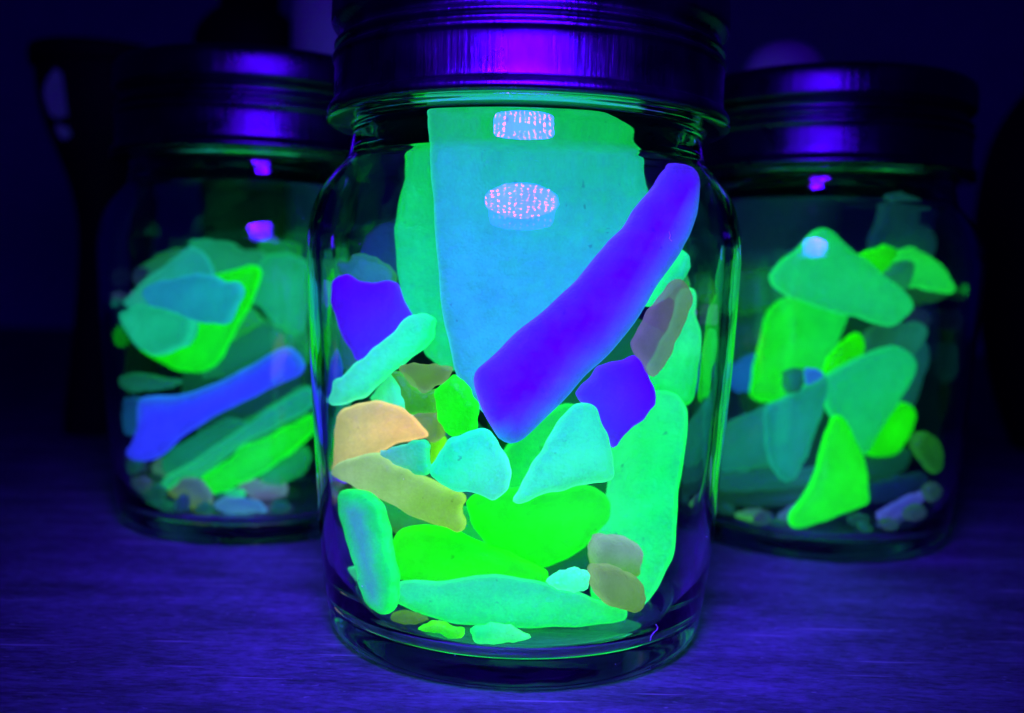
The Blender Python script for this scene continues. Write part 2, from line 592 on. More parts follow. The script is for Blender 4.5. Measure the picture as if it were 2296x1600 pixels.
    N = len(q)
    res = delaunay_2d_cdt([Vector(v) for v in allv], [(i, (i + 1) % N) for i in range(N)], [], 1, 1e-4)
    vs, fs = res[0], res[2]
    W = np.array([(v.x, v.y) for v in vs])
    d = dist(q, W)
    d[d < 1e-3] = 0
    prof = np.where(d < be, np.sqrt(np.maximum(0, 1 - (1 - d / be) ** 2)), 1.0)
    dome = np.minimum(d / max(d.max(), 1e-6), 1) * th * .10
    wob = .14 * th * (np.sin(W[:, 0] * .33 + ph[2]) * np.cos(W[:, 1] * .29 + ph[3])) * np.minimum(d / be, 1)
    L = np.abs(q).max()
    bendz = bend * ((W[:, 0] / L) ** 2 - .3)
    zt = th / 2 * prof + dome * .6 + wob * .5 + bendz
    zb = -th / 2 * prof + wob * .3 + bendz
    rimv = (d <= 1e-3)
    Z3 = lambda w, z: (np.outer(w[:, 0], e1) + np.outer(w[:, 1], e2) + np.outer(z, n))
    A3, B3 = Z3(W, zt), Z3(W, zb)
    verts = [tuple(v * MM) for v in A3]
    idx = list(range(len(W)))
    bi = []
    for i in range(len(W)):
        if rimv[i]:
            bi.append(i)
        else:
            bi.append(len(verts))
            verts.append(tuple(B3[i] * MM))
    faces = [tuple(f) for f in fs] + [tuple(bi[i] for i in reversed(f)) for f in fs]
    me = bpy.data.meshes.new(name)
    me.from_pydata(verts, [], faces)
    me.validate()
    me.polygons.foreach_set('use_smooth', [True] * len(me.polygons))
    # glass composition with torch sheen and shading coloured in, and the light-guiding rim
    span = q.max(0) - q.min(0)
    if ang is None:
        bl = .5 + .5 * np.sin(W[:, 0] / span[0] * 4 + ph[0]) * np.cos(W[:, 1] / span[1] * 4 + ph[1])
    elif ang == 'edge':
        bl = np.exp(-(d / 1.05) ** 1.5) * 1.05
    elif isinstance(ang, tuple):     # glow halo coloured in along one edge only
        a_ = math.radians(ang[0])
        pr = W[:, 0] * math.cos(a_) + W[:, 1] * math.sin(a_)
        pr = pr / max(np.abs(pr).max(), 1e-6)
        bl = np.exp(-(d / ang[1]) ** 1.3) * np.clip(pr * 3 + .25, .12, 1)
    elif ang == 'core':
        bl = np.clip(d / max(d.max(), 1e-6) * 1.3 - .15, 0, 1)
    else:
        a_ = math.radians(ang)
        pr = W[:, 0] * math.cos(a_) + W[:, 1] * math.sin(a_)
        bl = (pr - pr.min()) / max(pr.max() - pr.min(), 1e-6)
        bl = bl * bl * (3 - 2 * bl)
    rm = np.exp(-d / .28)
    full_bl = np.zeros(len(verts))
    full_rm = np.zeros(len(verts))
    for i in range(len(W)):
        full_bl[i] = full_bl[bi[i]] = bl[i]
        full_rm[i] = full_rm[bi[i]] = rm[i]
    me.attributes.new('blend', 'FLOAT', 'POINT').data.foreach_set('value', full_bl)
    tk = np.sqrt(np.clip(d / (1.7 * be), 0, 1))
    full_tk = np.zeros(len(verts))
    for i in range(len(W)):
        full_tk[i] = full_tk[bi[i]] = tk[i]
    me.attributes.new('thick', 'FLOAT', 'POINT').data.foreach_set('value', full_tk)
    me.attributes.new('rim', 'FLOAT', 'POINT').data.foreach_set('value', full_rm)
    bm = bmesh.new()
    bm.from_mesh(me)
    bmesh.ops.recalc_face_normals(bm, faces=bm.faces)
    bm.to_mesh(me)
    bm.free()
    A = np.array(lin(c1))
    Bc = np.array(lin(c2)) if c2 else A * (.7, .66, .9)
    if kind == 'fluo':          # green-glowing glass, pale in daylight: scatters the violet
        e1c, e2c = A * (1, 1.3 if jk == 'F' else .98, .72), Bc * (1, 1.3 if jk == 'F' else .98, .72)  # side-jar pieces dimmer, torch falloff put into their glow and base
        base = (.05, .12, .17) if jk == 'F' else (.03, .08, .12)
    elif kind == 'lime':        # yellow uranium glass: absorbs blue
        e1c, e2c = A * 1.18, Bc * 1.12
        base = (.015, .10, .002)
    elif kind == 'violet':      # violet glass: torch violet it reflects is put in as glow
        e1c, e2c = A * 1.12, Bc * 1.0
        base = (.05, .01, .2)
    else:                       # dull glass
        e1c, e2c = A * (.95, 1.05, .6), Bc * (.95, 1.05, .7)
        base = (.035, .045, .03)
    if clear == 0 and kind == 'fluo':
        clear = .0 if jk == 'F' else .10
    me.materials.append(m_shard(tuple(e1c), tuple(e2c), base, clear, rough, (.08 if isinstance(ang, tuple) or kind == 'violet' else .7)))
    o = obj(name, me, None, tuple(pc * MM))
    tag(o, label, 'sea glass', {'F': 'sea glass in the front jar', 'L': 'sea glass in the left jar', 'R': 'sea glass in the right jar'}[jk])
    return o

SH, CH, PB = 'sea_glass_shard', 'sea_glass_chip', 'sea_glass_pebble'
# ---- dim fragments at the backs and floors, shade put into their low glow
def blob(cx, cy, r, n):
    a0 = rng.uniform(0, 6.28)
    st = rng.uniform(.55, 1.0)
    ro = rng.uniform(0, 3.14)
    out = []
    for i in range(n):
        a = a0 + i * 6.2832 / n + rng.uniform(-.25, .25)
        rr_ = r * rng.uniform(.75, 1.15)
        x, y = rr_ * math.cos(a), rr_ * math.sin(a) * st
        out.append((cx + x * math.cos(ro) - y * math.sin(ro), cy + x * math.sin(ro) + y * math.cos(ro)))
    return out
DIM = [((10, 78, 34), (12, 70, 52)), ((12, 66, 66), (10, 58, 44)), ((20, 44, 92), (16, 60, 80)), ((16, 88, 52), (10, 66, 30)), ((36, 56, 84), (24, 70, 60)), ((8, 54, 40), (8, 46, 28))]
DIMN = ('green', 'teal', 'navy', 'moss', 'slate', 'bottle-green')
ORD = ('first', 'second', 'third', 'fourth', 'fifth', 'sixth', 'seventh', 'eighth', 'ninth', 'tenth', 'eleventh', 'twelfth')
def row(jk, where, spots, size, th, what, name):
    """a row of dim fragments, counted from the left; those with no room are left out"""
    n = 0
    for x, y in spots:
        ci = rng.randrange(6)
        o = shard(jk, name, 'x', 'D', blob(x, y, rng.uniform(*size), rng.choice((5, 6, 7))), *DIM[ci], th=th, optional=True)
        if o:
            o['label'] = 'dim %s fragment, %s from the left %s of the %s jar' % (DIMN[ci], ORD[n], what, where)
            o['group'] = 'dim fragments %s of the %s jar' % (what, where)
            n += 1
# ---- front jar, nearest pieces first; deepest hold their shade as dim glow
shard('F', CH, 'tiny lime chip with a waist, under the long teal shard', 'E',
      [(540, 435), (580, 405), (650, 388), (700, 400), (740, 430), (790, 428), (805, 445), (790, 490), (750, 512), (710, 505), (680, 475), (620, 455), (560, 455)],
      (60, 235, 10), (20, 210, 30), th=2.2, kind='lime', sx=-.15, sz=0)
shard('F', CH, 'small pointed green chip on the floor of the front jar, right of the lime chip', 'E',
      [(845, 425), (870, 405), (960, 390), (1040, 400), (1110, 440), (1150, 470), (1110, 485), (1030, 500), (950, 515), (880, 510), (855, 470)],
      (20, 230, 90), (60, 230, 140), th=2.4, sx=0, sz=0)
shard('F', SH, 'tall narrow green shard with a bluish middle at lower left of the front jar', 'D',
      [(776, 1105), (780, 1095), (800, 1092), (835, 1105), (858, 1125), (868, 1150), (876, 1190), (885, 1240), (897, 1290), (897, 1335), (890, 1370), (870, 1383), (843, 1372), (830, 1350), (822, 1315), (812, 1270), (800, 1230), (785, 1180), (778, 1140)],
      (15, 225, 60), (60, 150, 232), ang='core', sx=-.75, sz=.02, th=3.4)
shard('F', SH, 'long deep violet bar leaning across the big pale shard of the front jar', 'D',
      [(1455, 429), (1482, 404), (1505, 394), (1530, 393), (1550, 408), (1558, 438), (1550, 490), (1528, 545), (1500, 590), (1450, 670), (1400, 745), (1349, 805), (1291, 860), (1240, 915), (1200, 955), (1165, 990), (1142, 996), (1120, 985), (1104, 950), (1085, 915), (1070, 880), (1064, 850), (1070, 828), (1095, 805), (1148, 756), (1220, 693), (1286, 632), (1332, 581), (1372, 529), (1410, 480)],
      (76, 0, 255), (30, 140, 215), th=5, kind='violet', sx=.34, sz=.12, ang=(-42, 2.2))  # blue lower edge is a glow halo put into the colour
shard('F', SH, 'pale cyan triangle standing on the bright lime shard in the front jar', 'K',
      [(480, 85), (540, 75), (600, 80), (640, 110), (680, 200), (720, 310), (750, 420), (775, 530), (780, 620), (760, 660), (700, 690), (600, 705), (480, 730), (350, 760), (200, 800), (130, 845), (60, 855), (10, 840), (15, 800), (60, 720), (150, 560), (250, 390), (350, 230), (420, 120)],
      (45, 225, 175), (60, 235, 195), ang=250)
shard('F', SH, 'pale aqua many-sided piece with a chipped top edge, left of the cyan triangle', 'C',
      [(1040, 560), (1060, 520), (1120, 430), (1190, 345), (1280, 310), (1400, 275), (1500, 290), (1520, 330), (1560, 420), (1620, 500), (1645, 530), (1645, 650), (1630, 740), (1590, 800), (1520, 825), (1460, 805), (1390, 775), (1280, 760), (1180, 740), (1100, 690), (1045, 640)],
      (30, 235, 190), (70, 225, 235), ang=-40)
shard('F', PB, 'lower of two square olive pebbles at the bottom right of the front jar', 'K',
      [(600, 1400), (620, 1350), (680, 1330), (780, 1350), (900, 1400), (960, 1450), (980, 1500), (975, 1590), (960, 1650), (920, 1690), (850, 1690), (750, 1660), (660, 1600), (620, 1520)],
      (98, 150, 66), (115, 150, 130), th=7, kind='dull', clear=.2, ang=120)
shard('F', PB, 'upper of two square olive pebbles, greyish topped, in the front jar', 'K',
      [(640, 1140), (680, 1120), (780, 1120), (900, 1140), (960, 1170), (980, 1210), (970, 1290), (940, 1400), (880, 1420), (700, 1400), (620, 1390), (606, 1300), (612, 1230)],
      (88, 168, 66), (125, 160, 190), th=7, kind='dull', clear=.2, ang=85)
shard('F', SH, 'long teal-green shard lying flat across the bottom of the front jar', 'E',
      [(460, 230), (480, 190), (540, 170), (680, 172), (820, 165), (900, 145), (980, 138), (1080, 150), (1180, 175), (1280, 205), (1400, 230), (1480, 270), (1640, 330), (1642, 370), (1630, 400), (1560, 415), (1400, 430), (1250, 440), (1130, 440), (1000, 430), (860, 430), (760, 410), (680, 385), (580, 350), (500, 310), (465, 275)],
      (20, 228, 75), (40, 215, 150), ang=90, sx=0.05, sz=.25)
shard('F', CH, 'small icy cyan chip beside the two olive pebbles', 'E',
      [(1225, 175), (1250, 140), (1320, 110), (1380, 98), (1430, 115), (1445, 140), (1430, 200), (1390, 222), (1330, 215), (1270, 200)],
      (80, 240, 225), (60, 245, 190), th=3.0)
shard('F', SH, 'dusty olive-yellow shard below the peach piece in the front jar', 'C',
      [(275, 610), (300, 560), (400, 500), (560, 465), (640, 465), (760, 540), (900, 620), (1030, 680), (1150, 730), (1240, 770), (1290, 810), (1295, 850), (1260, 880), (1265, 950), (1300, 1000), (1290, 1060), (1250, 1080), (1190, 1050), (1100, 1030), (960, 985), (820, 905), (680, 830), (540, 770), (400, 700), (320, 660)],
      (130, 205, 85), (165, 208, 175), ang=165, kind='dull', clear=.08)
shard('F', SH, 'bright lime lower shard with a long tapering right end, front jar', 'D',
      [(880, 1210), (892, 1195), (917, 1184), (949, 1178), (983, 1180), (1012, 1187), (1041, 1201), (1075, 1216), (1118, 1233), (1161, 1250), (1200, 1268), (1230, 1285), (1225, 1305), (1190, 1312), (1120, 1312), (1050, 1310), (990, 1310), (930, 1306), (897, 1296), (886, 1260), (880, 1235)],
      (12, 252, 0), (30, 245, 10), kind='lime', sx=-.1)
shard('F', SH, 'bright lime rounded shard under the cyan triangle, front jar', 'D',
      [(1043, 1128), (1060, 1110), (1090, 1095), (1150, 1090), (1200, 1095), (1260, 1092), (1309, 1087), (1332, 1089), (1355, 1104), (1369, 1124), (1372, 1144), (1366, 1164), (1349, 1184), (1326, 1210), (1309, 1230), (1271, 1252), (1234, 1274), (1200, 1276), (1150, 1256), (1100, 1230), (1060, 1180)],
      (14, 250, 0), (25, 250, 60), th=5, kind='lime', ang=60)
shard('F', SH, 'peach-orange shard against the left wall of the front jar', 'C',
      [(215, 600), (240, 450), (240, 300), (265, 170), (330, 110), (450, 80), (580, 65), (690, 75), (790, 120), (870, 190), (930, 240), (970, 290), (985, 330), (960, 345), (850, 375), (700, 410), (600, 470), (480, 510), (400, 540), (320, 580), (270, 610), (225, 620)],
      (212, 208, 172), (254, 202, 155), ang=0, kind='dull', th=4.5)
shard('F', SH, 'long ridged cyan splinter crossing below the left violet piece', 'A',
      [(190, 1400), (215, 1330), (220, 1260), (250, 1220), (300, 1215), (430, 1090), (560, 980), (700, 890), (760, 790), (850, 735), (950, 715), (1050, 750), (1055, 790), (1035, 830), (1030, 900), (980, 970), (870, 1060), (720, 1160), (600, 1280), (480, 1370), (380, 1410), (290, 1440), (210, 1435)],
      (25, 245, 150), (70, 220, 240), ang=150, th=4.5)
shard('F', SH, 'small glowing lime oval at the foot of the big pale shard', 'A',
      [(1070, 1300), (1110, 1260), (1190, 1210), (1215, 1180), (1260, 1220), (1310, 1270), (1355, 1340), (1380, 1390), (1400, 1420), (1395, 1560), (1385, 1600), (1370, 1640), (1280, 1650), (1200, 1670), (1150, 1630), (1105, 1555), (1085, 1480), (1072, 1370)],
      (25, 250, 35), (15, 240, 20), kind='lime', th=3.5)
shard('F', SH, 'violet quadrilateral below the upper end of the long violet bar', 'D',
      [(1386, 805), (1420, 796), (1435, 808), (1447, 836), (1462, 885), (1460, 905), (1435, 935), (1395, 970), (1370, 1000), (1345, 975), (1310, 920), (1290, 880), (1340, 820)],
      (74, 0, 255), (66, 50, 255), ang=200, kind='violet', k=0)
shard('F', SH, 'violet notched shard at the left wall of the front jar', 'A',
      [(200, 460), (260, 420), (340, 405), (400, 425), (470, 460), (560, 470), (680, 460), (770, 470), (810, 580), (850, 680), (900, 740), (800, 930), (600, 1080), (430, 1080), (380, 990), (300, 850), (240, 700), (205, 610)],
      (74, 0, 255), (64, 40, 255), ang=-60, kind='violet')
shard('F', SH, 'dull brownish-violet see-through shard right of the long violet bar', 'B',
      [(1240, 450), (1280, 440), (1320, 500), (1350, 580), (1340, 680), (1300, 780), (1250, 880), (1190, 1030), (1120, 1150), (1080, 1220), (1050, 1180), (1000, 1080), (940, 1030), (920, 960), (960, 850), (1030, 720), (1120, 590)],
      (95, 115, 110), (105, 90, 190), ang=160, kind='dull', clear=.45, th=3)
shard('F', SH, 'greyish see-through fragment left of the lime oval, front jar', 'A',
      [(790, 1130), (850, 1100), (1000, 1105), (1200, 1120), (1195, 1180), (1150, 1240), (1060, 1290), (980, 1340), (900, 1270), (830, 1190)],
      (100, 125, 135), (100, 170, 60), kind='dull', clear=.45, th=3)
shard('F', SH, 'big broad green shard filling the lower right of the front jar', 'D',
      [(1462, 873), (1478, 869), (1507, 870), (1533, 879), (1550, 896), (1558, 915), (1557, 952), (1550, 1003), (1541, 1052), (1533, 1110), (1528, 1167), (1524, 1224), (1518, 1262), (1504, 1290), (1487, 1322), (1455, 1384), (1410, 1396), (1340, 1380), (1330, 1330), (1345, 1200), (1370, 1100), (1372, 1010), (1410, 965), (1455, 905)],
      (8, 232, 70), (40, 232, 150), th=2.8, sx=-.55, sz=.36)
shard('F', SH, 'rounded green shard above the broad green one at the right wall, front jar', 'D',
      [(1530, 646), (1545, 643), (1562, 645), (1570, 660), (1567, 680), (1560, 697), (1567, 712), (1578, 735), (1583, 764), (1579, 813), (1570, 848), (1560, 900), (1500, 930), (1450, 880), (1440, 840), (1470, 790), (1500, 740), (1515, 700)],
      (10, 222, 60), (45, 232, 165), ang=95)
shard('F', SH, 'very large pale teal bottle shard standing up to the rim of the front jar', 'D',
      [(962, 214), (978, 206), (1100, 205), (1250, 204), (1335, 208), (1356, 222), (1360, 246), (1374, 252), (1378, 272), (1394, 278), (1402, 292), (1424, 298), (1441, 322), (1430, 338), (1437, 350), (1424, 372), (1440, 395), (1438, 412), (1455, 440), (1458, 520), (1420, 640), (1330, 800), (1230, 930), (1130, 960), (1060, 900), (1022, 838), (1010, 785), (997, 715), (985, 610), (976, 500), (970, 400), (969, 318), (958, 296), (966, 280), (961, 258)],
      (42, 158, 228), (10, 172, 84), ang=58, th=4, sx=.12, sz=.10, k=1)  # blue side is the torch's sheen put into the glow
shard('F', SH, 'narrow green shard tucked behind the left edge of the big pale shard', 'D',
      [(918, 322), (930, 308), (965, 303), (985, 330), (1000, 500), (1030, 700), (1045, 830), (1000, 825), (950, 790), (925, 705), (905, 660), (892, 610), (888, 545), (889, 480), (900, 430), (920, 380), (937, 344)],
      (10, 200, 110), (8, 188, 45), ang=90)
shard('F', SH, 'teal shard tip behind the upper end of the long violet bar', 'B',
      [(1300, 200), (1330, 230), (1340, 330), (1320, 400), (1280, 440), (1180, 560), (1050, 660), (1000, 640), (1100, 500), (1220, 330)],
      (25, 225, 140))
shard('F', SH, 'olive-green shard below the greyish fragment, front jar', 'A',
      [(740, 1160), (790, 1150), (850, 1200), (920, 1280), (980, 1320), (1090, 1280), (1090, 1400), (1100, 1470), (960, 1490), (860, 1490), (850, 1400), (810, 1280)],
      (65, 175, 30), (50, 160, 50), kind='dull')
shard('F', PB, 'small olive-grey pebble between the peach piece and the lime oval', 'C',
      [(865, 160), (950, 140), (1060, 130), (1090, 180), (1120, 250), (1125, 320), (1080, 370), (1020, 385), (980, 330), (940, 250), (890, 200)],
      (85, 145, 50), (110, 140, 110), kind='dull', th=4)
shard('F', SH, 'teal shard showing above the peach piece, front jar', 'A',
      [(560, 1370), (590, 1310), (680, 1220), (740, 1150), (810, 1270), (850, 1400), (860, 1500), (870, 1560), (760, 1480), (650, 1420)],
      (50, 220, 150), (60, 215, 205), ang=-40)
shard('F', SH, 'blue-green flake wedged between the peach piece and the aqua piece', 'C',
      [(640, 450), (760, 420), (900, 370), (1015, 350), (1022, 500), (1030, 640), (960, 640), (860, 590), (740, 530)],
      (30, 195, 120), (90, 170, 190), ang=200, th=3)
shard('F', SH, 'little violet tip under the peach piece at the left wall', 'C',
      [(200, 660), (230, 610), (270, 590), (330, 640), (390, 710), (360, 730), (280, 722), (210, 705)],
      (85, 10, 245), th=3, kind='violet')
shard('F', SH, 'green tail pointing right below the dusty olive shard', 'C',
      [(1230, 880), (1300, 890), (1400, 980), (1500, 1080), (1530, 1120), (1520, 1160), (1460, 1180), (1370, 1150), (1270, 1110), (1150, 1060), (1180, 940)],
      (18, 185, 75))
shard('F', SH, 'mid-green shard behind the dusty olive one, above the lower lime', 'D',
      [(770, 1085), (870, 1100), (960, 1130), (1050, 1140), (1110, 1180), (1105, 1210), (1080, 1225), (1000, 1210), (900, 1210), (850, 1170), (800, 1120)],
      (14, 150, 30), (50, 110, 12))
shard('F', SH, 'green shard behind the cyan triangle and the foot of the violet bar', 'D',
      [(1130, 1000), (1180, 950), (1260, 900), (1330, 910), (1345, 990), (1310, 1080), (1200, 1130), (1150, 1125), (1130, 1060)],
      (10, 215, 50), (30, 220, 110))
shard('F', SH, 'lime sliver standing left of the aqua many-sided piece', 'C',
      [(1015, 395), (1060, 330), (1150, 330), (1130, 430), (1080, 540), (1040, 655), (1015, 560)],
      (95, 240, 25), kind='lime', th=3)
shard('F', SH, 'small lavender-grey piece high against the right wall, front jar', 'B',
      [(1420, 680), (1460, 650), (1530, 640), (1560, 680), (1560, 800), (1530, 870), (1490, 800), (1440, 730)],
      (90, 100, 205), kind='dull', th=3)
shard('F', SH, 'grey-teal worn piece at the lower left wall of the front jar', 'E',
      [(150, 145), (200, 115), (270, 108), (320, 125), (335, 200), (350, 280), (370, 330), (300, 300), (230, 230), (190, 180)],
      (70, 130, 130), (40, 215, 170), ang=80, kind='dull', th=3.5, clear=.2)
shard('F', SH, 'dim greyish-violet piece below the little violet tip', 'C',
      [(190, 780), (210, 730), (365, 730), (365, 800), (350, 880), (280, 960), (230, 980), (200, 900)],
      (75, 80, 120), (130, 120, 110), kind='dull', th=3, clear=.2)
shard('F', CH, 'dull olive chip at the bottom left under the tall narrow green shard', 'E',
      [(450, 370), (510, 330), (570, 345), (660, 385), (560, 418), (490, 410)],
      (70, 130, 20), kind='dull', th=2.5)
shard('F', SH, 'lower shade-dimmed green shard filling the gap beneath the rounded lime shard', 'D',
      [(1180, 1240), (1240, 1230), (1320, 1190), (1350, 1200), (1340, 1290), (1280, 1310), (1200, 1300)],
      (6, 100, 16), (4, 70, 14))  # gap shade put into this low glow
shard('F', SH, 'dim teal shard deep behind the left violet piece', 'A',
      [(140, 460), (200, 560), (300, 700), (480, 900), (520, 1080), (380, 1240), (220, 1280), (170, 1100), (150, 800)],
      (20, 95, 85), (20, 80, 120))
shard('F', SH, 'scalloped dark green shard deep behind the left violet piece, showing above it', 'A',
      [(160, 290), (250, 330), (290, 270), (380, 235), (450, 270), (540, 290), (620, 340), (680, 400), (720, 450), (700, 560), (450, 600), (300, 540), (200, 480), (160, 380)],
      (20, 95, 35), (30, 110, 55))
shard('F', SH, 'dim green shard at the back right of the front jar above the lavender piece', 'B',
      [(1290, 480), (1390, 430), (1470, 400), (1530, 420), (1560, 560), (1560, 680), (1460, 720), (1360, 640), (1300, 560)],
      (25, 120, 45), (45, 170, 40), ang=-60)
shard('F', SH, 'faint blue-teal shard at the back of the front jar, left of the narrow green one', 'D',
      [(800, 570), (820, 520), (850, 480), (900, 460), (930, 500), (930, 640), (890, 660), (850, 620), (820, 600)],
      (12, 42, 62))
shard('F', SH, 'shade-dimmed green shard at the back of the front jar between peach and tall green pieces', 'D',
      [(740, 960), (820, 900), (960, 880), (1080, 940), (1120, 1080), (1080, 1200), (960, 1230), (820, 1180), (760, 1080)],
      (8, 70, 24), (10, 80, 40))  # glow kept low to hold the shade inside the pile
shard('F', SH, 'shade-dimmed green shard at the very back behind the violet bar and broad green shard', 'D',
      [(1250, 760), (1420, 700), (1520, 760), (1540, 900), (1480, 1100), (1380, 1250), (1250, 1280), (1180, 1120), (1200, 900)],
      (6, 74, 24), (8, 70, 36))  # dark glow stands in for the unlit back of the pile
# ---- left jar, deep pieces carry their shade as weaker glow
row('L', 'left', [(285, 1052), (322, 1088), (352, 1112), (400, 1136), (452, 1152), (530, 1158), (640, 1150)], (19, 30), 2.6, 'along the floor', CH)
shard('L', SH, 'blue-tinted oval shard lying on the teal pile, nearest the glass of the left jar', 'G',
      [(495, 680), (530, 630), (600, 595), (720, 590), (800, 555), (880, 545), (1000, 560), (1100, 605), (1190, 610), (1220, 660), (1215, 740), (1160, 820), (1130, 910), (1090, 930), (1000, 920), (860, 895), (760, 850), (680, 810), (570, 800), (520, 750)],
      (25, 140, 205), (20, 165, 190), kind='fluo', ang=-10)
shard('L', SH, 'lower teal shard with a rounded tip over the lime shard of the left jar', 'G',
      [(280, 850), (400, 790), (600, 800), (850, 880), (840, 1000), (790, 1090), (700, 1130), (600, 1165), (520, 1165), (420, 1090), (330, 970)],
      (18, 180, 145), (25, 190, 165))
shard('L', SH, 'upper teal shard sloping down to the left wall of the left jar', 'G',
      [(270, 760), (500, 560), (700, 420), (800, 330), (870, 340), (960, 440), (1000, 520), (960, 650), (880, 900), (820, 960), (700, 940), (500, 860), (350, 810)],
      (22, 160, 165), (30, 170, 150))
shard('L', SH, 'bright lime boomerang-like shard around the teal pieces in the left jar', 'G',
      [(185, 1040), (210, 990), (300, 930), (600, 700), (940, 540), (1100, 490), (1280, 455), (1330, 465), (1355, 510), (1340, 580), (1290, 720), (1200, 900), (1100, 1080), (1000, 1260), (940, 1340), (870, 1380), (740, 1390), (600, 1370), (450, 1300), (300, 1210), (210, 1130)],
      (12, 228, 10), (10, 225, 45), kind='lime')
shard('L', SH, 'blue bar slanting across the middle of the left jar', 'D',
      [(304, 906), (310, 893), (336, 889), (381, 892), (428, 881), (480, 858), (520, 841), (565, 815), (616, 782), (639, 781), (662, 804), (673, 827), (662, 845), (622, 862), (580, 880), (533, 908), (481, 931), (428, 963), (397, 989), (362, 1021), (339, 1035), (310, 1038), (283, 1031), (268, 1018), (291, 994), (302, 960)],
      (42, 56, 255), (30, 110, 210), kind='violet', sx=-.1, ang=(110, 1.6))
shard('L', PB, 'grey-blue pebble with an olive underside at the floor of the left jar', 'H',
      [(700, 1030), (770, 950), (830, 890), (900, 880), (970, 910), (1030, 980), (1065, 1060), (1050, 1160), (980, 1210), (930, 1190), (850, 1120)],
      (75, 120, 60), (60, 95, 135), ang=60, kind='dull', th=6)
shard('L', CH, 'light blue chip on the floor of the left jar', 'H',
      [(1060, 1130), (1120, 1080), (1180, 1060), (1300, 1070), (1420, 1090), (1500, 1150), (1510, 1220), (1430, 1220), (1300, 1240), (1200, 1250), (1110, 1210)],
      (60, 130, 215), kind='dull', th=3)
shard('L', SH, 'bright lime bar at the lower right of the left jar', 'H',
      [(990, 910), (1010, 860), (1100, 800), (1250, 700), (1350, 600), (1480, 560), (1600, 500), (1750, 420), (1900, 330), (1960, 360), (1940, 500), (1750, 660), (1600, 770), (1450, 870), (1300, 950), (1180, 1010), (1110, 1025), (1050, 990)],
      (12, 226, 15), (10, 215, 50), kind='lime')
shard('L', SH, 'pale teal strip parallel above the lime bar in the left jar', 'H',
      [(560, 1000), (650, 950), (700, 860), (850, 790), (1050, 650), (1300, 480), (1500, 330), (1700, 200), (1880, 90), (1930, 200), (1900, 300), (1700, 400), (1400, 560), (1100, 780), (1000, 880), (850, 880), (740, 980), (640, 1050), (590, 1055)],
      (18, 160, 135), (25, 185, 110), ang=190)
shard('L', SH, 'dull teal strip just under the blue bar of the left jar', 'H',
      [(650, 710), (800, 600), (950, 510), (1100, 420), (1200, 370), (1300, 380), (1400, 400), (1250, 520), (1000, 690), (800, 810), (690, 860), (660, 800)],
      (14, 130, 110), (12, 120, 70))
shard('L', SH, 'teal shard against the right wall at the top of the left pile', 'G',
      [(1400, 400), (1550, 380), (1680, 410), (1740, 450), (1740, 900), (1700, 980), (1640, 1000), (1560, 960), (1450, 890), (1380, 800), (1300, 760), (1340, 600), (1360, 500)],
      (15, 165, 95), (20, 170, 125))
shard('L', SH, 'teal shard with a flat top at the summit of the left pile', 'G',
      [(800, 310), (840, 265), (920, 255), (1050, 275), (1130, 290), (1200, 340), (1370, 350), (1420, 420), (1340, 560), (1100, 640), (980, 600), (900, 480), (850, 340)],
      (18, 150, 115), (20, 140, 90))
shard('L', SH, 'darker green rounded piece at the top right of the left pile', 'G',
      [(1370, 260), (1450, 250), (1600, 265), (1670, 300), (1690, 350), (1670, 420), (1600, 470), (1450, 460), (1360, 400)],
      (12, 140, 50))
shard('L', SH, 'mid-green triangle right of the lime boomerang in the left jar', 'G',
      [(1240, 760), (1340, 840), (1400, 900), (1250, 990), (1100, 1080), (1150, 930)],
      (18, 145, 45), (20, 150, 80))
shard('L', SH, 'dark teal shard between the lime boomerang and the blue bar, left jar', 'G',
      [(1000, 1120), (1200, 990), (1370, 910), (1500, 950), (1650, 1050), (1740, 1190), (1640, 1260), (1480, 1200), (1300, 1250), (1100, 1320), (900, 1350)],
      (14, 125, 75))
shard('L', SH, 'dim teal piece below the left tip of the lime boomerang', 'G',
      [(215, 1370), (280, 1330), (420, 1320), (600, 1360), (760, 1390), (600, 1450), (430, 1465), (340, 1475), (240, 1440)],
      (14, 105, 75), (12, 95, 50))
shard('L', SH, 'dim blue block left of the blue bar at the jar wall', 'H',
      [(235, 220), (330, 190), (430, 230), (440, 430), (400, 520), (290, 570), (220, 530), (225, 380)],
      (14, 75, 130), kind='fluo')
shard('L', SH, 'green shard tucked above the lime bar at the right of the left jar', 'H',
      [(1300, 420), (1600, 240), (1890, 60), (1950, 180), (1920, 300), (1700, 440), (1500, 560), (1350, 580)],
      (10, 135, 45), (14, 140, 75))
shard('L', SH, 'green shard below the lime bar at the right of the left jar', 'H',
      [(1480, 880), (1560, 790), (1700, 700), (1880, 600), (1920, 680), (1885, 820), (1750, 900), (1650, 960), (1550, 940)],
      (15, 160, 75))
shard('L', PB, 'grey pebble under the lower end of the blue bar', 'H',
      [(430, 830), (480, 770), (560, 730), (640, 705), (665, 780), (665, 880), (630, 950), (580, 960), (530, 930), (470, 920)],
      (50, 90, 110), (50, 120, 110), kind='dull', th=5)
shard('L', CH, 'small mint chip above the light blue chip, left jar', 'H',
      [(1180, 1010), (1300, 970), (1370, 1000), (1350, 1065), (1260, 1075)],
      (30, 200, 120), th=2.5)
shard('L', PB, 'lavender-grey lump at the right end of the left jar floor', 'H',
      [(1400, 960), (1500, 900), (1650, 950), (1750, 910), (1900, 900), (1930, 1020), (1910, 1160), (1750, 1190), (1550, 1210), (1480, 1120), (1400, 1050)],
      (85, 95, 165), (80, 140, 170), kind='dull', th=5)
shard('L', PB, 'faint navy pebble at the lower left wall of the left jar', 'H',
      [(240, 720), (330, 700), (440, 740), (440, 860), (370, 880), (280, 840)],
      (22, 42, 85), kind='dull', th=4)
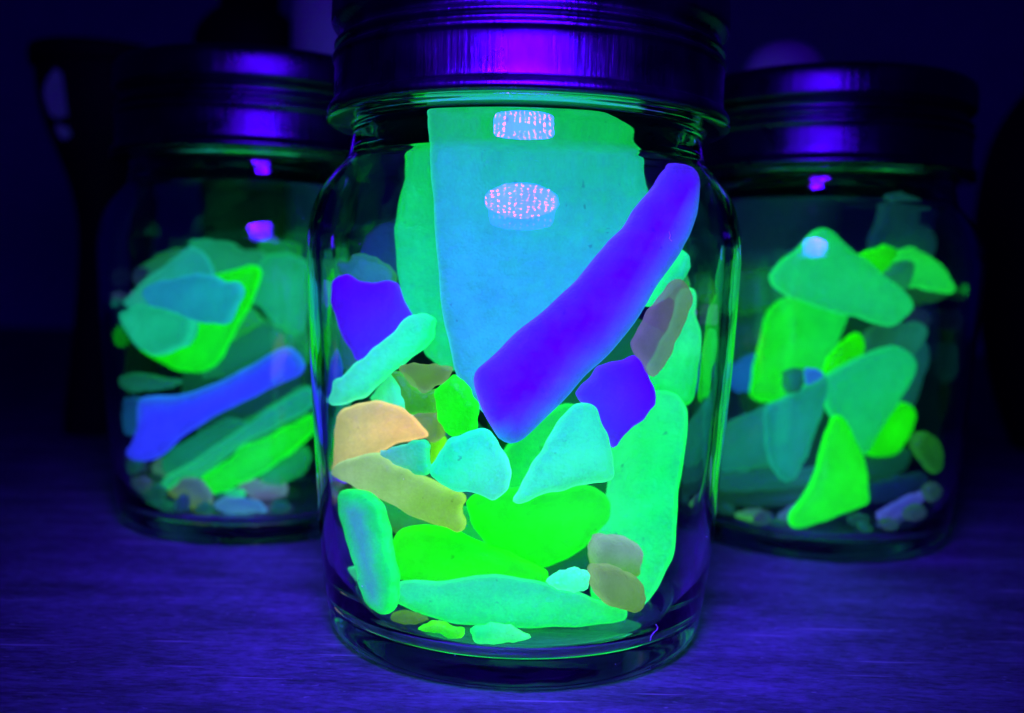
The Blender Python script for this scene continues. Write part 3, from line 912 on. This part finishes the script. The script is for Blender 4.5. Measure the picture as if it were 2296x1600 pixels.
shard('L', CH, 'faint dark green chip at the lower left of the left jar floor', 'H',
      [(330, 880), (450, 900), (560, 980), (700, 1060), (850, 1160), (760, 1160), (600, 1080), (430, 1000)],
      (12, 62, 30), th=3)
shard('L', SH, 'dim green shard on the far left slope of the left pile', 'G',
      [(390, 510), (480, 450), (600, 370), (720, 335), (800, 345), (640, 500), (480, 640), (410, 580)],
      (18, 110, 60), (18, 110, 90))
shard('L', SH, 'faint slate piece at the far left of the left pile', 'G',
      [(170, 640), (230, 520), (370, 515), (430, 570), (360, 680), (240, 720)],
      (22, 42, 80), kind='dull')
shard('L', SH, 'small pale lavender corner at the left wall, beside the upper teal shard', 'G',
      [(160, 750), (260, 690), (390, 650), (340, 760), (300, 840), (210, 810)],
      (75, 110, 185), kind='dull', th=3)
shard('L', SH, 'teal shard behind the blue bar at the right wall of the left jar', 'G',
      [(1390, 880), (1500, 930), (1640, 980), (1740, 960), (1760, 1190), (1700, 1290), (1560, 1200), (1400, 1160)],
      (18, 140, 95), (15, 130, 60))
shard('L', SH, 'shade-dimmed green shard deep at the centre back of the left jar', 'D',
      [(330, 760), (450, 700), (580, 690), (680, 760), (690, 900), (640, 1050), (500, 1090), (380, 1040), (320, 920)],
      (6, 70, 30), (8, 60, 45))  # shade at the back of the jar put into the glow

for lab, pts, c in (('small teal crumb under the mint chip on the left jar floor', [(1150, 1010), (1230, 1030), (1250, 1090), (1170, 1110), (1110, 1070)], (16, 95, 90)),
                    ('small violet-grey crumb left of the light blue chip, left jar', [(950, 1150), (1040, 1120), (1110, 1170), (1080, 1240), (980, 1240)], (45, 55, 110)),
                    ('flat slate sliver under the lavender-grey lump, left jar', [(1440, 1190), (1620, 1180), (1800, 1170), (1880, 1200), (1700, 1240), (1500, 1240)], (50, 60, 125)),
                    ('tiny moss-green crumb beside the grey pebble, left jar floor', [(520, 980), (600, 960), (660, 1000), (640, 1060), (560, 1050)], (26, 110, 40))):
    shard('L', CH, lab, 'H', pts, c, th=2.6, kind='dull')
# ---- right jar, shade of the deep pieces put into their glow
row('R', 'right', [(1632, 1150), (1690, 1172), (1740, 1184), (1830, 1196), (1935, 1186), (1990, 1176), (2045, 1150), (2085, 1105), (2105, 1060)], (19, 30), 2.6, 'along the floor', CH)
shard('R', SH, 'green four-cornered shard on top of the right pile, nearest the glass', 'R',
      [(485, 560), (540, 480), (640, 400), (730, 310), (820, 225), (880, 210), (940, 230), (1050, 310), (1140, 390), (1300, 520), (1450, 640), (1530, 720), (1550, 780), (1530, 840), (1440, 910), (1370, 935), (1250, 910), (1100, 860), (950, 830), (820, 790), (700, 740), (600, 700), (510, 640)],
      (16, 208, 75), (20, 205, 110), ang=-80)
shard('R', SH, 'bright lime fin-shaped shard low in the middle of the right jar', 'S',
      [(950, 330), (1000, 325), (1040, 350), (1090, 440), (1150, 570), (1200, 720), (1215, 850), (1215, 970), (1190, 1010), (1080, 1060), (900, 1130), (760, 1190), (680, 1210), (640, 1180), (630, 1100), (650, 1040), (720, 960), (800, 830), (840, 680), (880, 530), (920, 400)],
      (14, 236, 5), (20, 232, 30), kind='lime')
shard('R', PB, 'small dark green cube in front of the lime slab in the right jar', 'R',
      [(570, 1310), (610, 1280), (730, 1275), (735, 1400), (700, 1460), (620, 1475), (575, 1440)],
      (14, 110, 55), th=4, clear=.2)
shard('R', CH, 'small blue wedge beside the dark green cube in the right jar', 'R',
      [(735, 1270), (850, 1285), (890, 1330), (820, 1380), (750, 1410)],
      (35, 115, 220), th=3)
shard('R', SH, 'teal pointed shard hanging tip-down left of the lime fin', 'S',
      [(430, 250), (640, 150), (800, 60), (900, 0), (915, 100), (880, 250), (820, 430), (760, 600), (700, 730), (660, 800), (600, 815), (540, 780), (480, 700), (440, 500)],
      (16, 155, 120), (18, 150, 145), ang=180)
shard('R', SH, 'broad green shard with a rounded top right of centre in the right jar', 'D',
      [(1850, 842), (1880, 828), (1936, 795), (1965, 786), (2000, 776), (2022, 783), (2040, 798), (2047, 818), (2042, 843), (2022, 880), (2005, 905), (1965, 968), (1932, 1022), (1910, 1010), (1880, 960), (1850, 900)],
      (14, 200, 85), (16, 195, 120), ang=110)
shard('R', SH, 'lime piece at the right of the broad green shard, right jar', 'S',
      [(1450, 220), (1520, 205), (1580, 250), (1595, 310), (1570, 410), (1510, 530), (1440, 610), (1360, 640), (1260, 625), (1190, 610), (1250, 430), (1350, 280)],
      (18, 232, 8), kind='lime')
shard('R', SH, 'little lime leaf between the lime slab and the broad green shard', 'R',
      [(880, 1310), (920, 1190), (1000, 1090), (1080, 1020), (1140, 1000), (1180, 1020), (1195, 1100), (1190, 1180), (1100, 1260), (980, 1320)],
      (22, 240, 0), kind='lime', th=3)
shard('R', SH, 'tall lime-green slab left of centre in the right jar', 'R',
      [(330, 1480), (320, 1420), (350, 1250), (390, 1080), (420, 930), (460, 830), (530, 760), (640, 715), (720, 730), (900, 790), (1060, 840), (1040, 950), (980, 1080), (920, 1200), (890, 1320), (760, 1450), (640, 1510), (480, 1530), (390, 1520)],
      (16, 222, 25), (14, 205, 70), kind='lime', ang=10)
shard('R', SH, 'lime finger poking out behind the top shard of the right pile', 'R',
      [(1080, 420), (1240, 330), (1380, 300), (1440, 320), (1455, 370), (1420, 430), (1330, 540), (1200, 520)],
      (18, 222, 12), kind='lime', th=3.5)
shard('R', SH, 'dark teal fin between the top shard and the lime triangle, right jar', 'R',
      [(1320, 560), (1400, 480), (1480, 440), (1540, 435), (1565, 470), (1550, 560), (1500, 680), (1420, 640)],
      (18, 130, 75))
shard('R', SH, 'lime triangle at the upper right of the right pile', 'R',
      [(1430, 340), (1530, 315), (1610, 310), (1670, 340), (1760, 430), (1850, 540), (1910, 620), (1915, 670), (1870, 690), (1750, 670), (1640, 640), (1500, 640), (1460, 500)],
      (24, 218, 55), (20, 210, 80))
shard('R', SH, 'teal slab at the left wall of the right jar, half hidden by the front jar', 'S',
      [(60, 420), (150, 370), (300, 300), (450, 230), (520, 300), (520, 700), (300, 730), (100, 750), (40, 600)],
      (16, 125, 125), (18, 130, 100))
shard('R', SH, 'blue patch of glass at the left wall of the right jar above the teal slab', 'R',
      [(100, 1300), (190, 1240), (300, 1170), (400, 1150), (400, 1300), (380, 1450), (180, 1450)],
      (18, 100, 195))
shard('R', SH, 'dull speckled teal piece right of the little lime leaf', 'R',
      [(1200, 1060), (1240, 970), (1330, 930), (1480, 930), (1610, 915), (1670, 940), (1690, 1000), (1640, 1080), (1580, 1170), (1480, 1180), (1400, 1180), (1300, 1180), (1210, 1150)],
      (18, 90, 60), (20, 115, 105), ang=0)
shard('R', SH, 'tall dim teal slab along the right side of the right pile', 'D',
      [(2077, 763), (2097, 761), (2117, 775), (2117, 818), (2100, 861), (2080, 920), (2065, 957), (2040, 975), (2020, 920), (2030, 842), (2050, 800)],
      (14, 80, 75), (14, 80, 95))
shard('R', SH, 'dark green shard under the lime triangle', 'R',
      [(1480, 600), (1640, 640), (1900, 680), (1910, 740), (1700, 790), (1560, 810), (1450, 740)],
      (14, 78, 36))
shard('R', SH, 'dark green shard at the upper left wall of the right pile', 'R',
      [(180, 600), (260, 560), (400, 500), (490, 480), (560, 640), (640, 720), (470, 810), (200, 860)],
      (10, 105, 28))
shard('R', SH, 'darker green shard below it at the left wall, behind the lime slab', 'R',
      [(150, 900), (260, 840), (480, 790), (450, 900), (420, 1100), (200, 1210), (120, 1200)],
      (8, 75, 45))
shard('R', SH, 'faint navy piece at the right side, below the dark green shard', 'R',
      [(1580, 880), (1700, 820), (1800, 840), (1850, 920), (1800, 1010), (1700, 1010)],
      (18, 38, 78), kind='dull')
shard('R', CH, 'lavender-blue sliver at the lower right floor of the right jar', 'S',
      [(1300, 1150), (1310, 1080), (1400, 1020), (1550, 940), (1680, 905), (1690, 930), (1560, 1050), (1420, 1140)],
      (62, 75, 205), kind='dull', th=3)
shard('R', PB, 'small mottled green pebble at the right wall of the right jar', 'S',
      [(1570, 560), (1600, 460), (1650, 430), (1720, 480), (1755, 560), (1755, 720), (1720, 765), (1660, 700), (1600, 620)],
      (24, 105, 32), kind='dull', th=4)
shard('R', CH, 'small grey-teal chip with a lime underside at the left floor of the right jar', 'S',
      [(130, 1130), (230, 1080), (380, 1075), (385, 1180), (330, 1210), (220, 1190)],
      (55, 185, 60), (45, 95, 115), ang=90, kind='dull', th=3)
shard('R', CH, 'slate-blue splinter left of the foot of the lime fin', 'S',
      [(440, 1200), (500, 1110), (600, 1030), (660, 1030), (640, 1180), (500, 1230)],
      (50, 95, 165), kind='dull', th=3)
shard('R', SH, 'upper dim teal layer behind the lime fin, right jar', 'S',
      [(60, 770), (300, 750), (500, 720), (700, 740), (850, 700), (900, 850), (500, 890), (60, 910)],
      (15, 90, 80), (16, 95, 95))
shard('R', SH, 'lower dim green layer behind the lime fin, right jar', 'S',
      [(60, 920), (400, 890), (800, 870), (740, 1000), (400, 1060), (60, 1040)],
      (10, 62, 38), (14, 66, 66))
shard('R', SH, 'dim green shard right of the lime fin under the lime piece', 'S',
      [(1160, 600), (1400, 630), (1580, 560), (1520, 740), (1400, 800), (1180, 840)],
      (10, 78, 50))
shard('R', SH, 'near-black blue shard low at the right of the right jar', 'S',
      [(1180, 860), (1500, 780), (1680, 770), (1680, 880), (1400, 1000), (1180, 1000)],
      (8, 32, 62))
shard('R', SH, 'mossy dark shard on the floor under the lime fin', 'S',
      [(600, 1220), (900, 1110), (1100, 1040), (1230, 980), (1320, 1150), (1000, 1240), (780, 1270)],
      (8, 62, 36))
shard('R', SH, 'dusky teal shard leaning on the far wall above the lime triangle', 'R',
      [(1240, 310), (1320, 140), (1400, 65), (1480, 110), (1600, 150), (1720, 200), (1770, 280), (1720, 380), (1600, 330), (1400, 330)],
      (9, 55, 62), y0=-15)
shard('R', CH, 'lone dusky teal chip near the neck of the right jar', 'D',
      [(1983, 432), (2002, 424), (2035, 426), (2056, 437), (2059, 454), (2029, 459), (1996, 465), (1985, 451)],
      (13, 72, 70), y0=-20, th=2.5)
shard('R', SH, 'shade-dimmed green shard at the centre back of the right jar', 'D',
      [(1690, 700), (1800, 640), (1960, 650), (2060, 740), (2070, 900), (2000, 1050), (1850, 1120), (1700, 1060), (1650, 880)],
      (5, 48, 16), (5, 48, 30))  # very low glow carries the shade behind the pile

for lab, pts, c in (('tiny navy crumb between the grey-teal chip and the slate splinter, right jar', [(390, 1130), (440, 1110), (470, 1150), (440, 1200), (395, 1190)], (28, 40, 110)),
                    ('small dark teal crumb right of the foot of the lime fin', [(1060, 1120), (1160, 1080), (1240, 1120), (1200, 1180), (1100, 1190)], (12, 70, 60)),
                    ('thin blue-grey sliver under the lavender-blue sliver, right jar', [(1280, 1180), (1400, 1150), (1540, 1080), (1560, 1110), (1430, 1190), (1320, 1210)], (30, 50, 120))):
    shard('R', CH, lab, 'S', pts, c, th=2.4, kind='dull')

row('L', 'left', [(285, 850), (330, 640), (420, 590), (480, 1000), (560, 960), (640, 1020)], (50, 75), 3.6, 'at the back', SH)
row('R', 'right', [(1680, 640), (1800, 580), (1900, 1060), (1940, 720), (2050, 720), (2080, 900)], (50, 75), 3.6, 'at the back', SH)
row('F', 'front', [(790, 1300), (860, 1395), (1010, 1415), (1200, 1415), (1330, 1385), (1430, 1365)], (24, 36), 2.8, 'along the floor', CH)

# ------------------------------------------------------------------ things standing behind, out of focus
def at(px, py, depth):
    """a point at that distance in front of the camera, in metres"""
    r = rays_of((px, py))[0]
    return CAMV * MM + r * depth

def behind(name, label, cat, px, depth, prof, material, part='body', seg=48):
    p = at(px, 900, depth)
    t = thing(name, label, cat, (p[0], p[1], 0))
    obj(part, lathe(part, prof, seg, n=3), t, (0, 0, 0), material)
    return t
b = behind('black_bottle', 'black bottle standing in the dark behind the lid of the left jar', 'bottle', 555, .44,
       [(0, .2), (22, .2), (24, 2), (24, 60), (24, 150), (23.8, 165), (22, 172), (17, 178), (13, 181), (12.3, 183)], BLACK)
obj('cap', lathe('cap', [(12.1, 182.5), (13, 183), (13, 189), (12.6, 190.5), (11.5, 191), (0, 191)], 48, n=2), b, (0, 0, 0), BLACK)
GOB = [(0, .2), (15, .2), (15.5, 1.2), (15, 12), (11.5, 45), (9.8, 70), (9.8, 84), (12, 97), (15.6, 108), (20, 119), (23.4, 130), (25, 143), (25.2, 146)]
b = behind('black_stand', 'black flared stand at the far left with a wide rim and dim bluish glint patches', 'stand', 235, .40, GOB, BLACK)
obj('rim', lathe('rim', [(24.8, 145), (26.8, 145.5), (27.2, 148), (27.2, 151), (26.6, 152.4), (25, 152.6), (24, 151), (23, 140)], 48, n=2), b, (0, 0, 0), BLACK)
gr = lambda z: float(np.interp(z, [p[1] for p in GOB], [p[0] for p in GOB]))
def patch(poly):
    """a pale patch added as a bluish glint on the bowl: polygon of (angle, height)"""
    bm = bmesh.new()
    A_, B_ = [], []
    for a, z in poly:
        a = math.radians(a)
        for lst, e in ((A_, .9), (B_, 1.5)):
            r = (gr(z) + e) * MM
            lst.append(bm.verts.new((r * math.cos(a), r * math.sin(a), z * MM)))
    bm.faces.new(B_)
    bm.faces.new(A_[::-1])
    for i in range(len(A_)):
        j = (i + 1) % len(A_)
        bm.faces.new((A_[i], A_[j], B_[j], B_[i]))
    bmesh.ops.recalc_face_normals(bm, faces=bm.faces)
    me = bpy.data.meshes.new('glint_patch')
    bm.to_mesh(me)
    bm.free()
    return me
for poly in ([(236, 132), (238, 125), (246, 123), (259, 124), (260, 132), (259, 139), (254, 141), (248, 139), (241, 136)],
             [(241, 119), (245, 121), (257, 120), (259, 117), (250, 115.5), (244, 116)]):
    obj('glint_patch', patch(poly), b, (0, 0, 0), PALE)  # pale patches stand in for glints on the black stand
b = behind('pale_canister', 'tall pale canister in the gap between the left and front lids', 'canister', 735, .40,
       [(0, .2), (14.5, .2), (15.5, 1.5), (15.5, 90), (15.5, 150), (15.2, 152)], PALE)
obj('lid', lathe('lid', [(15, 151.5), (16, 152), (16, 205), (15.4, 207), (14, 208), (0, 208)], 48, n=2), b, (0, 0, 0), PALE)
b = behind('dome_bottle', 'pale bottle with a round dome top behind the right shoulder of the front jar', 'bottle', 1722, .37,
       [(0, .2), (22, .2), (24, 2), (24, 50), (23.5, 80), (20.5, 105), (16, 125), (14.5, 132), (14.4, 134)], PALE)
obj('dome_cap', lathe('dome_cap', [(14.2, 133.5), (15.3, 134.2), (15.5, 141), (14.2, 148), (11, 153), (6, 155.8), (0, 156.6)], 48, n=3), b, (0, 0, 0), PALE)
b = behind('black_vase', 'big round black vase cut off by the right edge of the picture', 'vase', 2420, .42,
       [(0, .2), (22, .2), (26, 3), (36, 30), (44, 70), (46, 100), (42, 130), (32, 150), (22, 160), (19, 166), (20, 172), (18, 173), (17, 165)], BLACK)

# ------------------------------------------------------------------ a lint fibre caught on the front jar
def fibre(pts, r):
    bm = bmesh.new()
    pts = [Vector(p) for p in pts]
    rings = []
    for i, p in enumerate(pts):
        d = (pts[min(i + 1, len(pts) - 1)] - pts[max(i - 1, 0)]).normalized()
        a = d.orthogonal().normalized()
        c = d.cross(a)
        rings.append([bm.verts.new(p + (a * math.cos(k * 1.2566) + c * math.sin(k * 1.2566)) * r) for k in range(5)])
    for A_, B_ in zip(rings[:-1], rings[1:]):
        for k in range(5):
            bm.faces.new((A_[k], A_[(k + 1) % 5], B_[(k + 1) % 5], B_[k]))
    bm.faces.new(rings[0][::-1])
    bm.faces.new(rings[-1])
    me = bpy.data.meshes.new('lint_fibre')
    bm.to_mesh(me)
    bm.free()
    return me
def on_jar(px, py):
    """point where the line of sight meets the outside of the front jar"""
    r = rays_of((px, py))[0]
    oz = np.array([p[1] for p in OUT[4:18]])
    orr = np.array([p[0] for p in OUT[4:18]])
    for k in range(1500):
        X = CAMV + r * (140 + k * .05)
        if math.hypot(X[0], X[1]) < np.interp(X[2], oz, orr) + .12:
            return X * MM
    return X * MM
pal = m_plain('lint_white', (.8, .8, .82), .8)
fp = [(1458, 1437), (1460, 1427), (1466, 1419), (1473, 1413), (1475, 1407), (1471, 1401)]
o = obj('lint_fibre', fibre([on_jar(*p) for p in fp], .00007), None, (0, 0, 0), pal)
tag(o, 'tiny curled white lint fibre stuck low on the front jar', 'lint')

fp = [(1500, 520), (1503, 528), (1501, 536), (1506, 541)]
o = obj('lint_fibre', fibre([on_jar(*p) for p in fp], .00005), None, (0, 0, 0), pal)
tag(o, 'short white lint fibre stuck on the front jar beside the tip of the violet bar', 'lint')
def speck(px, py, r, where):
    bm = bmesh.new()
    bmesh.ops.create_icosphere(bm, subdivisions=1, radius=r)
    for v in bm.verts:
        v.co *= rng.uniform(.6, 1.3)
    me = bpy.data.meshes.new('dust_speck')
    bm.to_mesh(me)
    bm.free()
    o = obj('dust_speck', me, None, tuple(on_jar(px, py)), pal)
    tag(o, 'tiny white dust speck on the front jar ' + where, 'dust', 'dust specks on the front jar')
for px, py, r, where in ((743, 545, .10, 'above the left violet piece'), (807, 548, .09, 'left of the narrow green shard'), (1585, 1204, .09, 'right of the broad green slab'),
                         (812, 1315, .10, 'at the lower left wall'), (905, 1075, .08, 'over the dusty olive shard'), (1020, 1470, .07, 'below the tiny lime chip'), (1380, 1490, .07, 'at the lower right of the base')):
    speck(px, py, r * MM, where)
